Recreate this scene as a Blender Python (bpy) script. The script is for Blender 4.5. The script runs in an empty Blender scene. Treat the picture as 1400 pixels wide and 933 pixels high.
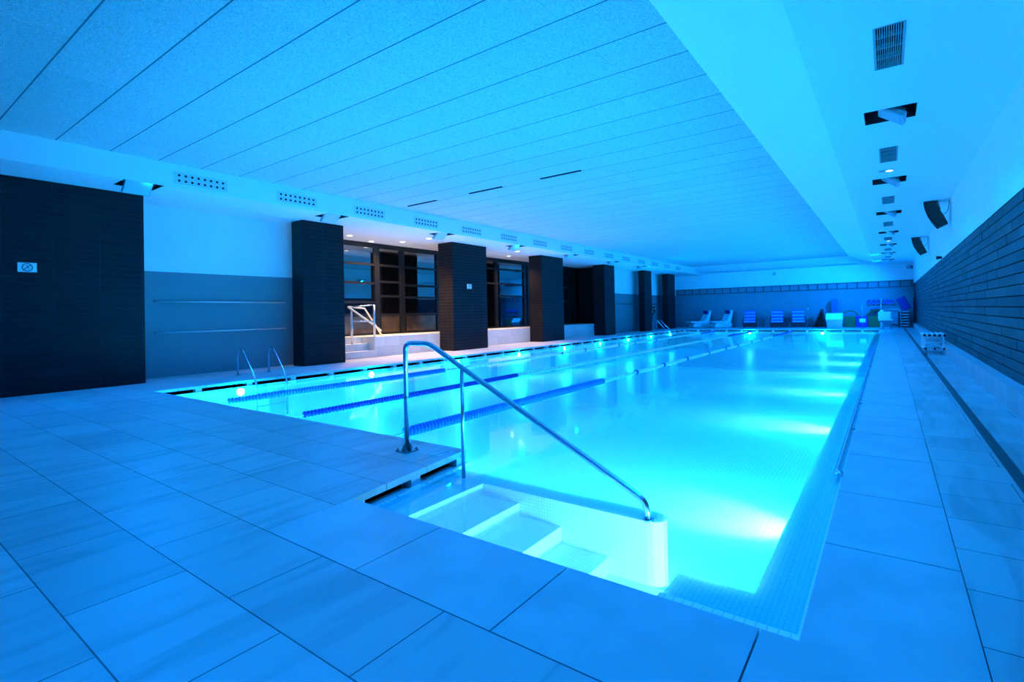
import bpy, bmesh, math, random
from mathutils import Vector, Matrix
random.seed(7)
C = bpy.context.scene.collection
SC = bpy.context.scene
PI = math.pi

# ------------------------------------------------------------------ helpers
def link(o): C.objects.link(o); return o

def obj(name, bm, mat, parent=None, smooth=False):
    me = bpy.data.meshes.new(name)
    bmesh.ops.recalc_face_normals(bm, faces=bm.faces)
    bm.to_mesh(me); bm.free()
    if smooth:
        for p in me.polygons: p.use_smooth = True
    me.materials.append(mat)
    o = bpy.data.objects.new(name, me); link(o)
    if parent is not None:
        o.parent = parent
        o.matrix_parent_inverse = Matrix.Identity(4)
    return o

def thing(name, label, cat, loc=(0, 0, 0), rotz=0.0, group=None):
    o = bpy.data.objects.new(name, None); link(o)
    o.empty_display_size = 0.1
    o.location = loc; o.rotation_euler = (0, 0, rotz)
    o['label'] = label; o['category'] = cat
    if group: o['group'] = group
    return o

def tag(o, label, cat, group=None):
    o['label'] = label; o['category'] = cat
    if group: o['group'] = group
    return o

def struct(name, bm, mat, smooth=False):
    o = obj(name, bm, mat, None, smooth); o['kind'] = 'structure'; return o

def B(): return bmesh.new()

def bx(bm, x0, x1, y0, y1, z0, z1, bev=0.0, M=None):
    r = bmesh.ops.create_cube(bm, size=1.0)
    vs = r['verts']
    bmesh.ops.scale(bm, vec=(abs(x1 - x0), abs(y1 - y0), abs(z1 - z0)), verts=vs)
    bmesh.ops.translate(bm, vec=((x0 + x1) / 2, (y0 + y1) / 2, (z0 + z1) / 2), verts=vs)
    if bev > 0:
        es = list({e for v in vs for e in v.link_edges})
        r2 = bmesh.ops.bevel(bm, geom=es, offset=bev, segments=2, affect='EDGES', profile=0.5)
        vs = list({v for f in r2['faces'] for v in f.verts} | {v for v in vs if v.is_valid})
    if M is not None:
        bmesh.ops.transform(bm, matrix=M, verts=[v for v in vs if v.is_valid])
    return bm

def quad(bm, pts):
    vs = [bm.verts.new(p) for p in pts]
    return bm.faces.new(vs)

def prism(bm, pts2, axis, a, b):
    """extrude a 2-D outline along an axis. axis 'x': pts are (y,z); 'y': (x,z); 'z': (x,y)"""
    def P(p, t):
        if axis == 'x': return (t, p[0], p[1])
        if axis == 'y': return (p[0], t, p[1])
        return (p[0], p[1], t)
    A = [bm.verts.new(P(p, a)) for p in pts2]; Bv = [bm.verts.new(P(p, b)) for p in pts2]
    n = len(pts2)
    bm.faces.new(A); bm.faces.new(list(reversed(Bv)))
    for i in range(n):
        bm.faces.new([A[i], A[(i + 1) % n], Bv[(i + 1) % n], Bv[i]])
    return bm

def tube(bm, pts, r, seg=12, closed=False):
    pts = [Vector(p) for p in pts]
    n = len(pts); rings = []
    prev = None
    for i in range(n):
        if closed: t = (pts[(i + 1) % n] - pts[i - 1]).normalized()
        elif i == 0: t = (pts[1] - pts[0]).normalized()
        elif i == n - 1: t = (pts[-1] - pts[-2]).normalized()
        else: t = ((pts[i + 1] - pts[i]).normalized() + (pts[i] - pts[i - 1]).normalized()).normalized()
        if prev is None:
            u = t.cross(Vector((0, 0, 1)))
            if u.length < 0.1: u = t.cross(Vector((1, 0, 0)))
            u.normalize()
        else:
            u = (prev - t * prev.dot(t)).normalized()
        v = t.cross(u); prev = u
        rr = r[i] if isinstance(r, (list, tuple)) else r
        rings.append([bm.verts.new(pts[i] + (u * math.cos(a) + v * math.sin(a)) * rr)
                      for a in [2 * PI * k / seg for k in range(seg)]])
    m = n if closed else n - 1
    for i in range(m):
        a, b = rings[i], rings[(i + 1) % n]
        for k in range(seg):
            bm.faces.new([a[k], a[(k + 1) % seg], b[(k + 1) % seg], b[k]])
    if not closed:
        bm.faces.new(list(reversed(rings[0]))); bm.faces.new(rings[-1])
    return bm

def rounded(pts, rad, n=7):
    """polyline with its inner corners rounded off"""
    pts = [Vector(p) for p in pts]; out = [pts[0]]
    for i in range(1, len(pts) - 1):
        p, a, b = pts[i], pts[i - 1], pts[i + 1]
        d1 = (a - p).normalized(); d2 = (b - p).normalized()
        l = min(rad, (a - p).length * .49, (b - p).length * .49)
        s, e = p + d1 * l, p + d2 * l
        for k in range(n + 1):
            t = k / n
            out.append(s * (1 - t) ** 2 + p * 2 * t * (1 - t) + e * t * t)
    out.append(pts[-1])
    return out

def disc(bm, c, axis, r, h, seg=20):
    c = Vector(c); a = Vector(axis).normalized()
    return tube(bm, [c - a * h / 2, c + a * h / 2], r, seg)

def copy_tree(root):
    c = root.copy(); link(c)
    for ch in root.children:
        d = ch.copy(); link(d); d.parent = c
        for g in ch.children:
            e = g.copy(); link(e); e.parent = d
    return c

def holed_plate(bm, xs0, xs1, ys0, ys1, z, holes, thick=0.0):
    """horizontal plate with rectangular holes (x0,x1,y0,y1)"""
    X = sorted({xs0, xs1} | {h[0] for h in holes} | {h[1] for h in holes})
    Y = sorted({ys0, ys1} | {h[2] for h in holes} | {h[3] for h in holes})
    V = {}
    def g(i, j):
        if (i, j) not in V: V[(i, j)] = bm.verts.new((X[i], Y[j], z))
        return V[(i, j)]
    for i in range(len(X) - 1):
        for j in range(len(Y) - 1):
            cx, cy = (X[i] + X[i + 1]) / 2, (Y[j] + Y[j + 1]) / 2
            if any(h[0] < cx < h[1] and h[2] < cy < h[3] for h in holes): continue
            bm.faces.new([g(i, j), g(i + 1, j), g(i + 1, j + 1), g(i, j + 1)])
    return bm

# ------------------------------------------------------------------ materials
def newmat(name):
    m = bpy.data.materials.new(name); m.use_nodes = True
    nt = m.node_tree; nt.nodes.clear()
    out = nt.nodes.new('ShaderNodeOutputMaterial')
    return m, nt, out

def N(nt, t, **kw):
    n = nt.nodes.new(t)
    for k, v in kw.items():
        if k in n.inputs: n.inputs[k].default_value = v
        else: setattr(n, k, v)
    return n

def pbr(name, col, rough=.5, metal=0.0, spec=.5, noise=0.0, nscale=6.0, bump=0.0, bscale=40.0, alpha=1.0):
    m, nt, out = newmat(name)
    p = N(nt, 'ShaderNodeBsdfPrincipled')
    p.inputs['Base Color'].default_value = (*col, 1)
    p.inputs['Roughness'].default_value = rough
    p.inputs['Metallic'].default_value = metal
    p.inputs['Specular IOR Level'].default_value = spec
    geo = N(nt, 'ShaderNodeNewGeometry')
    if noise > 0:
        nz = N(nt, 'ShaderNodeTexNoise'); nz.inputs['Scale'].default_value = nscale; nz.inputs['Detail'].default_value = 5
        nt.links.new(geo.outputs['Position'], nz.inputs['Vector'])
        mr = N(nt, 'ShaderNodeMapRange')
        mr.inputs['From Min'].default_value = .3; mr.inputs['From Max'].default_value = .7
        mr.inputs['To Min'].default_value = 1 - noise; mr.inputs['To Max'].default_value = 1 + noise
        nt.links.new(nz.outputs['Fac'], mr.inputs['Value'])
        mx = N(nt, 'ShaderNodeVectorMath', operation='SCALE')
        mx.inputs[0].default_value = col
        nt.links.new(mr.outputs['Result'], mx.inputs['Scale'])
        nt.links.new(mx.outputs['Vector'], p.inputs['Base Color'])
    if bump > 0:
        nb = N(nt, 'ShaderNodeTexNoise'); nb.inputs['Scale'].default_value = bscale; nb.inputs['Detail'].default_value = 4
        nt.links.new(geo.outputs['Position'], nb.inputs['Vector'])
        bp = N(nt, 'ShaderNodeBump'); bp.inputs['Strength'].default_value = bump; bp.inputs['Distance'].default_value = .01
        nt.links.new(nb.outputs['Fac'], bp.inputs['Height'])
        nt.links.new(bp.outputs['Normal'], p.inputs['Normal'])
    nt.links.new(p.outputs['BSDF'], out.inputs['Surface'])
    return m

def emit(name, col, s):
    m, nt, out = newmat(name)
    e = N(nt, 'ShaderNodeEmission'); e.inputs['Color'].default_value = (*col, 1); e.inputs['Strength'].default_value = s
    nt.links.new(e.outputs['Emission'], out.inputs['Surface'])
    return m

def brick_mat(name, c1, c2, mortar, bw, bh, ms, plane='xy', offset=.5, ox=0.0, oy=0.0, rough=.5, spec=.5,
              bump=.0, rowjoint=None, streak=0.0, streak_scale=(1, 1, 1), speck=0.0, bias=0.0, smooth=.1, freq=2, mix_noise=None):
    """rows of slabs / tiles / stones laid out in world coordinates"""
    m, nt, out = newmat(name)
    geo = N(nt, 'ShaderNodeNewGeometry')
    sep = N(nt, 'ShaderNodeSeparateXYZ'); nt.links.new(geo.outputs['Position'], sep.inputs[0])
    cmb = N(nt, 'ShaderNodeCombineXYZ')
    def addn(a, b):
        s = N(nt, 'ShaderNodeMath', operation='ADD'); nt.links.new(a, s.inputs[0])
        if isinstance(b, float): s.inputs[1].default_value = b
        else: nt.links.new(b, s.inputs[1])
        return s.outputs[0]
    if plane == 'xy': u, v = sep.outputs['X'], sep.outputs['Y']
    elif plane == 'wall': u, v = addn(sep.outputs['X'], sep.outputs['Y']), sep.outputs['Z']
    elif plane == 'all':      # small mosaics on faces of any direction
        u, v = addn(sep.outputs['X'], 0.0), addn(sep.outputs['Y'], sep.outputs['Z'])
    u = addn(u, float(ox)); v = addn(v, float(oy))
    nt.links.new(u, cmb.inputs['X']); nt.links.new(v, cmb.inputs['Y'])
    br = N(nt, 'ShaderNodeTexBrick')
    br.offset = offset; br.offset_frequency = freq; br.squash = 1.0
    br.inputs['Color1'].default_value = (*c1, 1); br.inputs['Color2'].default_value = (*c2, 1)
    br.inputs['Mortar'].default_value = (*mortar, 1); br.inputs['Scale'].default_value = 1.0
    br.inputs['Mortar Size'].default_value = ms; br.inputs['Mortar Smooth'].default_value = smooth
    br.inputs['Bias'].default_value = bias
    br.inputs['Brick Width'].default_value = bw; br.inputs['Row Height'].default_value = bh
    nt.links.new(cmb.outputs[0], br.inputs['Vector'])
    p = N(nt, 'ShaderNodeBsdfPrincipled'); p.inputs['Roughness'].default_value = rough
    p.inputs['Specular IOR Level'].default_value = spec
    col = br.outputs['Color']
    if streak > 0:
        mp = N(nt, 'ShaderNodeMapping'); mp.inputs['Scale'].default_value = streak_scale
        nt.links.new(geo.outputs['Position'], mp.inputs['Vector'])
        nz = N(nt, 'ShaderNodeTexNoise'); nz.inputs['Scale'].default_value = 1.0; nz.inputs['Detail'].default_value = 7
        nz.inputs['Distortion'].default_value = 1.2
        nt.links.new(mp.outputs[0], nz.inputs['Vector'])
        mr = N(nt, 'ShaderNodeMapRange'); mr.inputs['From Min'].default_value = .34; mr.inputs['From Max'].default_value = .52
        mr.inputs['To Min'].default_value = 1 - streak; mr.inputs['To Max'].default_value = 1.0
        nt.links.new(nz.outputs['Fac'], mr.inputs['Value'])
        vm = N(nt, 'ShaderNodeVectorMath', operation='SCALE')
        nt.links.new(col, vm.inputs[0]); nt.links.new(mr.outputs[0], vm.inputs['Scale']); col = vm.outputs[0]
    if speck > 0:
        nz = N(nt, 'ShaderNodeTexNoise'); nz.inputs['Scale'].default_value = 55; nz.inputs['Detail'].default_value = 6
        nz.inputs['Distortion'].default_value = 2.0
        nt.links.new(geo.outputs['Position'], nz.inputs['Vector'])
        mr = N(nt, 'ShaderNodeMapRange'); mr.inputs['From Min'].default_value = .35; mr.inputs['From Max'].default_value = .6
        mr.inputs['To Min'].default_value = 1 - speck; mr.inputs['To Max'].default_value = 1.0
        nt.links.new(nz.outputs['Fac'], mr.inputs['Value'])
        vm = N(nt, 'ShaderNodeVectorMath', operation='SCALE')
        nt.links.new(col, vm.inputs[0]); nt.links.new(mr.outputs[0], vm.inputs['Scale']); col = vm.outputs[0]
    if rowjoint:
        dv = N(nt, 'ShaderNodeMath', operation='DIVIDE'); nt.links.new(v, dv.inputs[0]); dv.inputs[1].default_value = bh
        fr = N(nt, 'ShaderNodeMath', operation='FRACT'); nt.links.new(dv.outputs[0], fr.inputs[0])
        sb = N(nt, 'ShaderNodeMath', operation='SUBTRACT'); nt.links.new(fr.outputs[0], sb.inputs[0]); sb.inputs[1].default_value = .5
        ab = N(nt, 'ShaderNodeMath', operation='ABSOLUTE'); nt.links.new(sb.outputs[0], ab.inputs[0])
        gt = N(nt, 'ShaderNodeMath', operation='GREATER_THAN'); nt.links.new(ab.outputs[0], gt.inputs[0]); gt.inputs[1].default_value = .5 - rowjoint / bh
        mx = N(nt, 'ShaderNodeMix', data_type='RGBA'); nt.links.new(gt.outputs[0], mx.inputs[0]); nt.links.new(col, mx.inputs[6])
        mx.inputs[7].default_value = (.10, .14, .19, 1); col = mx.outputs[2]
    nt.links.new(col, p.inputs['Base Color'])
    if bump > 0:
        bp = N(nt, 'ShaderNodeBump'); bp.invert = True
        bp.inputs['Strength'].default_value = bump; bp.inputs['Distance'].default_value = .01
        nt.links.new(br.outputs['Fac'], bp.inputs['Height']); nt.links.new(bp.outputs['Normal'], p.inputs['Normal'])
    nt.links.new(p.outputs['BSDF'], out.inputs['Surface'])
    return m

M_white = pbr('white_plaster', (.82, .84, .86), .7, spec=.2, noise=.015, nscale=2)
M_bulk = pbr('white_bulkhead_plaster', (.86, .88, .9), .6, spec=.3)
M_grey = pbr('grey_wall_paint', (.17, .22, .27), .45, spec=.4, noise=.04, nscale=1.5)
M_panel = brick_mat('wood_wool_ceiling_panel', (.70, .73, .76), (.66, .69, .72), (.50, .54, .58), 2.16, .718, .004, 'xy', rowjoint=.0085,
                    ox=2.69, oy=-.845 - .718, rough=.9, spec=.1, speck=.5, bump=.3)
M_stone = brick_mat('veined_stone_slabs', (.50, .52, .55), (.40, .42, .45), (.06, .07, .09), .89, .465, .0032, 'xy',
                    ox=2.0, oy=-.135, rough=.42, spec=.35, streak=.22, streak_scale=(5.5, .9, 1), bump=.25)
M_coping = pbr('coping_stone', (.46, .49, .53), .4, spec=.35, noise=.10, nscale=3.0)
M_plinth = brick_mat('plinth_stone', (.5, .53, .57), (.44, .47, .51), (.15, .2, .25), .3, .93, .003, 'wall', ox=0, oy=.3, rough=.5)
M_tile = brick_mat('dark_slate_tile', (.0095, .009, .0135), (.007, .0065, .010), (.032, .031, .042), .667, .1105, .0035, 'wall',
                   offset=0.0, ox=-1.81 + 12.3, oy=.02, rough=.45, spec=.16, bump=.4)
def stone_mat():
    m, nt, out = newmat('dark_ledgestone')
    geo = N(nt, 'ShaderNodeNewGeometry')
    rp = N(nt, 'ShaderNodeValToRGB'); rp.color_ramp.elements[0].color = (.028, .028, .038, 1); rp.color_ramp.elements[1].color = (.06, .06, .078, 1)
    rp.color_ramp.elements[1].position = 1.0
    nt.links.new(geo.outputs['Random Per Island'], rp.inputs['Fac'])
    nz = N(nt, 'ShaderNodeTexNoise'); nz.inputs['Scale'].default_value = 9; nz.inputs['Detail'].default_value = 6
    nt.links.new(geo.outputs['Position'], nz.inputs['Vector'])
    mr = N(nt, 'ShaderNodeMapRange'); mr.inputs['From Min'].default_value = .3; mr.inputs['From Max'].default_value = .7
    mr.inputs['To Min'].default_value = .72; mr.inputs['To Max'].default_value = 1.2
    nt.links.new(nz.outputs['Fac'], mr.inputs['Value'])
    vm = N(nt, 'ShaderNodeVectorMath', operation='SCALE'); nt.links.new(rp.outputs[0], vm.inputs[0]); nt.links.new(mr.outputs[0], vm.inputs['Scale'])
    p = N(nt, 'ShaderNodeBsdfPrincipled'); p.inputs['Roughness'].default_value = .5; p.inputs['Specular IOR Level'].default_value = .35
    nt.links.new(vm.outputs[0], p.inputs['Base Color'])
    bp = N(nt, 'ShaderNodeBump'); bp.inputs['Strength'].default_value = .25; bp.inputs['Distance'].default_value = .01
    nt.links.new(nz.outputs['Fac'], bp.inputs['Height']); nt.links.new(bp.outputs['Normal'], p.inputs['Normal'])
    nt.links.new(p.outputs['BSDF'], out.inputs['Surface'])
    return m
M_brick = stone_mat()
M_mosaic = brick_mat('pool_mosaic', (.84, .86, .88), (.78, .81, .84), (.50, .58, .64), .025, .025, .0012, 'all', offset=0.0,
                     rough=.3, spec=.4, smooth=.3)
M_mosaic_big = brick_mat('pool_basin_mosaic', (.80, .84, .87), (.74, .79, .83), (.42, .52, .58), .05, .05, .003, 'all', offset=0.0,
                         rough=.35, spec=.3, smooth=.4)
M_lip = brick_mat('overflow_lip_tile', (.93, .94, .95), (.90, .91, .92), (.55, .62, .66), .045, .045, .002, 'all', offset=0.0, rough=.2, spec=.5)
M_dark = pbr('gutter_dark', (.006, .008, .012), .8, spec=.1)
M_black = pbr('black_metal', (.008, .008, .009), .4, spec=.4)
M_steel = pbr('brushed_steel', (.52, .62, .74), .26, metal=1.0)
M_steel_dull = pbr('weathered_steel', (.3, .32, .34), .4, metal=1.0, noise=.35, nscale=30)
M_blackpl = pbr('black_plastic', (.012, .013, .018), .45)
M_whitepl = pbr('white_plastic', (.72, .76, .80), .35)
M_grille = pbr('grille_blade', (.30, .36, .42), .5)
M_boxgrey = pbr('floodlight_housing', (.30, .36, .44), .35, metal=.5)
M_bluefl = pbr('blue_float_plastic', (.02, .20, .62), .3)
M_dkbluefl = pbr('dark_blue_float_plastic', (.01, .035, .36), .3)
M_whitefl = pbr('white_float_plastic', (.75, .82, .86), .3)
M_bar = pbr('satin_grab_bar', (.55, .6, .66), .4, metal=.25)
M_cable = pbr('steel_cable', (.5, .55, .6), .4, metal=.8)
M_bluefab = pbr('blue_fabric', (.015, .11, .62), .8)
M_stripefab = pbr('pale_blue_fabric', (.25, .5, .8), .8)
M_navy = pbr('navy_vinyl', (.01, .012, .20), .5)
M_green = pbr('green_foam', (.005, .12, .035), .8)
M_bluefoam = pbr('blue_foam', (.008, .03, .35), .8)
M_sign = pbr('sign_white', (.85, .88, .9), .4)
M_signink = pbr('sign_ink', (.01, .015, .05), .5)
M_wood = pbr('warm_wood', (.30, .17, .07), .5)
M_wetpanel = pbr('bronze_kick_panel', (.20, .13, .09), .25, metal=.8, noise=.5, nscale=2.5)
M_drain = brick_mat('drain_grate', (.05, .06, .075), (.05, .06, .075), (.01, .012, .02), .3, .02, .004, 'xy', offset=0, rough=.5)
M_lens_white = emit('underwater_lens', (.75, .97, 1.0), 30.0)
M_lens_down = emit('downlight_lens', (1.0, .86, .66), 9.0)
M_lens_cool = emit('cool_downlight_lens', (.75, .9, 1.0), 6.0)
M_lens_flood = pbr('floodlight_glass', (.45, .55, .65), .1)

def water_mat():
    m, nt, out = newmat('pool_water')
    tr = N(nt, 'ShaderNodeBsdfTransparent'); tr.inputs['Color'].default_value = (.36, .94, 1.0, 1)
    gl = N(nt, 'ShaderNodeBsdfGlossy'); gl.inputs['Roughness'].default_value = .05
    gl.inputs['Color'].default_value = (1, 1, 1, 1)
    fr = N(nt, 'ShaderNodeFresnel'); fr.inputs['IOR'].default_value = 1.33
    geo = N(nt, 'ShaderNodeNewGeometry')
    nz = N(nt, 'ShaderNodeTexNoise'); nz.inputs['Scale'].default_value = 1.6; nz.inputs['Detail'].default_value = 2
    nt.links.new(geo.outputs['Position'], nz.inputs['Vector'])
    bp = N(nt, 'ShaderNodeBump'); bp.inputs['Strength'].default_value = .22; bp.inputs['Distance'].default_value = .012
    nt.links.new(nz.outputs['Fac'], bp.inputs['Height'])
    nt.links.new(bp.outputs['Normal'], gl.inputs['Normal']); nt.links.new(bp.outputs['Normal'], fr.inputs['Normal'])
    mx = N(nt, 'ShaderNodeMixShader')
    nt.links.new(fr.outputs['Fac'], mx.inputs['Fac'])
    nt.links.new(tr.outputs[0], mx.inputs[1]); nt.links.new(gl.outputs[0], mx.inputs[2])
    nt.links.new(mx.outputs[0], out.inputs['Surface'])
    return m
M_water = water_mat()

def glass_mat():
    m, nt, out = newmat('dark_window_glass')
    tr = N(nt, 'ShaderNodeBsdfTransparent'); tr.inputs['Color'].default_value = (.35, .35, .38, 1)
    gl = N(nt, 'ShaderNodeBsdfGlossy'); gl.inputs['Roughness'].default_value = .01
    mx = N(nt, 'ShaderNodeMixShader'); mx.inputs['Fac'].default_value = .28
    nt.links.new(tr.outputs[0], mx.inputs[1]); nt.links.new(gl.outputs[0], mx.inputs[2])
    nt.links.new(mx.outputs[0], out.inputs['Surface'])
    return m
M_glass = glass_mat()

# ------------------------------------------------------------------ key dimensions (metres)
XR = -.30                 # right pool edge
YN, YL, YF = 2.13, 3.48, 33.4   # near edge at the steps, near edge of the lanes, far edge
NL = (-3.04, YN); NR = (-3.22, YL)   # steps recess, deck corner
XLn, XLf = -10.72, -11.12 # left pool edge near and far
def xleft(y): return XLn + (XLf - XLn) * (y - YL) / (YF - YL)
ZW = -.115                # water
ZS = 3.82                 # bulkhead soffits
ZC = 4.27                 # panel ceiling
XFB = -11.12              # left bulkhead face
XWALL = -13.2
XPIL = -12.35
YBACK = 38.0
FLOORZ = -.95

# ------------------------------------------------------------------ deck
def deck_piece(bm, pts, t=.05): prism(bm, pts, 'z', 0.0, -t)
bm = B()
deck_piece(bm, [(-17, -4), (.70, -4), (.70, 1.53), (-17, 1.53)])
deck_piece(bm, [(-17, 1.53), (-3.04, 1.53), NL, NR, (XLn - .001, YL), (XLn - .001, YL + .001), (-17, YL)])
deck_piece(bm, [(-17, YL), (XLn, YL), (XLf, YF), (-17, YF)])
deck_piece(bm, [(-17, YF), (.70, YF), (.70, YBACK), (-17, YBACK)])
deck_piece(bm, [(.256, 1.53), (.70, 1.53), (.70, YF), (.256, YF)])
deck_piece(bm, [(.785, -4), (1.3, -4), (1.3, YBACK), (.785, YBACK)])
struct('floor', bm, M_stone)
# wide coping slabs around the steps and along the right edge
def coping(name, pts):
    bm = B(); prism(bm, pts, 'z', 0.0, -.05)
    bmesh.ops.recalc_face_normals(bm, faces=bm.faces)
    return struct(name, bm, M_coping)
g = .004
k = 1
def xe(y): return NL[0] + (NR[0] - NL[0]) * (y - YN) / (YL - YN)
xs = [-3.04, -2.18, -1.31, -.435, .256]
for a, b in zip(xs[:-1], xs[1:]):
    coping('trim_%d' % k, [(a + g, 1.53 + g), (b - g, 1.53 + g), (b - g, YN), (a + g, YN)]); k += 1
ys = [YN, 3.1, 4.02, 5.1, 6.0, 6.95, 7.9, 8.85, 9.8, 11.7, 13.6, 15.5, 17.4, 20.2, 23, 25.8, 28.6, YF]
for a, b in zip(ys[:-1], ys[1:]):
    coping('trim_%d' % k, [(XR, a + (g if a > YN else 0)), (.256 - g, a + (g if a > YN else 0)), (.256 - g, b - g), (XR, b - g)]); k += 1
# bed under the coping joints
bm = B()
bx(bm, -3.04, .256, 1.53, YN - .03, -.06, -.045)
bx(bm, XR + .03, .256, YN - .03, YF, -.06, -.045)
struct('trim_%d' % k, bm, M_dark); k += 1
# drainage channel
bm = B(); bx(bm, .70, .785, -4, YBACK, -.06, -.012)
o = struct('trim_%d' % k, bm, M_drain); k += 1

# ------------------------------------------------------------------ pool basin
bm = B()
def wallq(a, b, z0, z1): quad(bm, [(a[0], a[1], z0), (b[0], b[1], z0), (b[0], b[1], z1), (a[0], a[1], z1)])
ZL = -.13
# near shallow floor and the drop beyond it
quad(bm, [(-11.3, YN, FLOORZ), (XR, YN, FLOORZ), (XR, 12.7, FLOORZ), (-11.3, 12.7, FLOORZ)])
quad(bm, [(-11.3, 12.7, FLOORZ), (XR, 12.7, FLOORZ), (XR, 20, -1.15), (-11.3, 20, -1.15)])
quad(bm, [(-11.3, 20, -1.15), (XR, 20, -1.15), (XR, YF, -1.15), (-11.3, YF, -1.15)])
wallq((XR, YN), (XR, YF), -1.6, -.05)
wallq((XLn, YL), (XLf, YF), -1.6, ZL)
wallq((XLf, YF), (XR, YF), -1.6, ZL)
wallq((XLn, YL), (-3.3, YL), -1.6, -.05)
wallq((-3.05, YN), (XR, YN), -1.0, -.05)
struct('pool_basin', bm, M_mosaic_big)
# shallow overflow ledges
bm = B()
bx(bm, XR - .26, XR, YN, YF, -.22, ZL)
bx(bm, -.93, XR - .26, YN, YN + .50, -.22, ZL)
struct('pool_ledge', bm, M_mosaic)
bm = B()
bx(bm, -.93, XR, YN, YN + .225, ZL, ZW + .006)
bx(bm, XR - .035, XR, YN + .225, YF, ZL, ZW + .006)
struct('overflow_lip', bm, M_lip)

# flight of steps and its side wall
bm = B()
treads = [(-3.12, -2.73, -.13), (-2.73, -2.36, -.215), (-2.36, -1.98, -.31), (-1.98, -1.60, -.43), (-1.60, -1.10, -.545)]
for x0, x1, z in treads:
    bx(bm, x0, x1, YN - .02, 3.14, FLOORZ, z)
bx(bm, -1.10, -.93, YN - .02, YN + .5, FLOORZ, -.545)
struct('pool_steps', bm, M_mosaic)
bm = B()
pts = [(-3.16, 3.14), (-1.32, 3.14)]
for i in range(9):
    a = -PI / 2 + PI * i / 8
    pts.append((-1.32 + .1 * math.cos(a) * 1.0, 3.235 + .095 * math.sin(a)))
pts += [(-1.32, 3.33), (-3.16, 3.33)]
prism(bm, pts, 'z', FLOORZ, -.128)
struct('pool_steps_wall', bm, M_mosaic)

# water surface
bm = B()
vs = [(XR, YN), (XR, YF), (XLf, YF), (XLn, YL), (-3.12, YL), (-3.02, YN)]
quad(bm, [(x, y, ZW) for x, y in vs])
o = struct('pool_water', bm, M_water)
if o.data.polygons[0].normal.z < 0: o.data.flip_normals()

# gutter slot under the overhanging deck: dark channel, shelf, lip and little pillars
def slot(a, b, inward, name_i, gaps, depth=.32):
    """a->b edge of the deck, inward = unit vector pointing under the deck"""
    a = Vector((*a, 0)); b = Vector((*b, 0)); n = Vector((*inward, 0)); d = (b - a).normalized()
    L = (b - a).length
    bm = B()
    def P(t, s, z): p = a + d * t + n * s; return (p.x, p.y, z)
    quad(bm, [P(0, .10, -.135), P(L, .10, -.135), P(L, depth, -.15), P(0, depth, -.15)])
    quad(bm, [P(0, depth, -.2), P(L, depth, -.2), P(L, depth, -.045), P(0, depth, -.045)])
    quad(bm, [P(0, 0.004, -.051), P(L, 0.004, -.051), P(L, depth, -.051), P(0, depth, -.051)])
    struct('gutter_channel', bm, M_dark)
    bm = B()
    for s0, s1, z0, z1 in ((-.035, .0, -.30, -.112), (.0, .10, -.30, -.125)):
        v = [P(0, s0, z0), P(L, s0, z0), P(L, s1, z0), P(0, s1, z0), P(0, s0, z1), P(L, s0, z1), P(L, s1, z1), P(0, s1, z1)]
        V = [bm.verts.new(q) for q in v]
        for f in ((0, 1, 2, 3), (4, 5, 6, 7), (0, 1, 5, 4), (1, 2, 6, 5), (2, 3, 7, 6), (3, 0, 4, 7)): bm.faces.new([V[i] for i in f])
    struct('overflow_lip', bm, M_lip)
    bm = B()
    for t in gaps:
        w = .055
        v = [P(t - w, .0, -.13), P(t + w, .0, -.13), P(t + w, .12, -.13), P(t - w, .12, -.13),
             P(t - w, .0, -.05), P(t + w, .0, -.05), P(t + w, .12, -.05), P(t - w, .12, -.05)]
        V = [bm.verts.new(q) for q in v]
        for f in ((0, 1, 2, 3), (4, 5, 6, 7), (0, 1, 5, 4), (1, 2, 6, 5), (2, 3, 7, 6), (3, 0, 4, 7)): bm.faces.new([V[i] for i in f])
    struct('gutter_pillars', bm, M_coping)
slot((XLn, YL), (XLf, YF), (-1, 0), 0, [.72 + .95 * i for i in range(31)])
slot((XLf, YF), (XR, YF), (0, 1), 1, [.05 + .9 * i for i in range(12)] + [10.75])
slot(NL, NR, (-1, 0), 2, [.06, .66, 1.27])

# ------------------------------------------------------------------ walls and ceiling
bm = B(); quad(bm, [(-17, -4, 0), (1.3, -4, 0), (1.3, -4, 5), (-17, -4, 5)]); struct('wall_near', bm, M_white)
# left: tiled block by the camera, then the painted wall, then the recess with the windows
bm = B(); bx(bm, -13.4, -12.3, -4, 3.85, -.0, ZS - .005)
struct('wall_left', bm, M_tile)
def two_tone(y0, y1, x=XWALL):
    bm = B(); bx(bm, x - .2, x, y0, y1, 2.355, ZS + .1); struct('wall_left', bm, M_white)
    bm = B(); bx(bm, x - .2, x + .004, y0, y1, 0, 2.355); struct('wall_left', bm, M_grey)
two_tone(3.85, 8.0); two_tone(25.62, YBACK)
bm = B(); bx(bm, XWALL - 1.9, XWALL, 7.9, 8.0, 0, ZS); struct('wall_left', bm, M_white)
bm = B(); bx(bm, XWALL - 1.9, XWALL, 25.6, 25.7, 0, ZS); struct('wall_left', bm, M_tile)
# far wall
bm = B(); quad(bm, [(-17, YBACK, 2.60), (1.4, YBACK, 2.60), (1.4, YBACK, 5), (-17, YBACK, 5)]); struct('wall_far', bm, M_white)
bm = B(); bx(bm, -17, 1.4, YBACK - .02, YBACK + .1, 0, 2.81); struct('wall_far', bm, M_grey)
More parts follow.
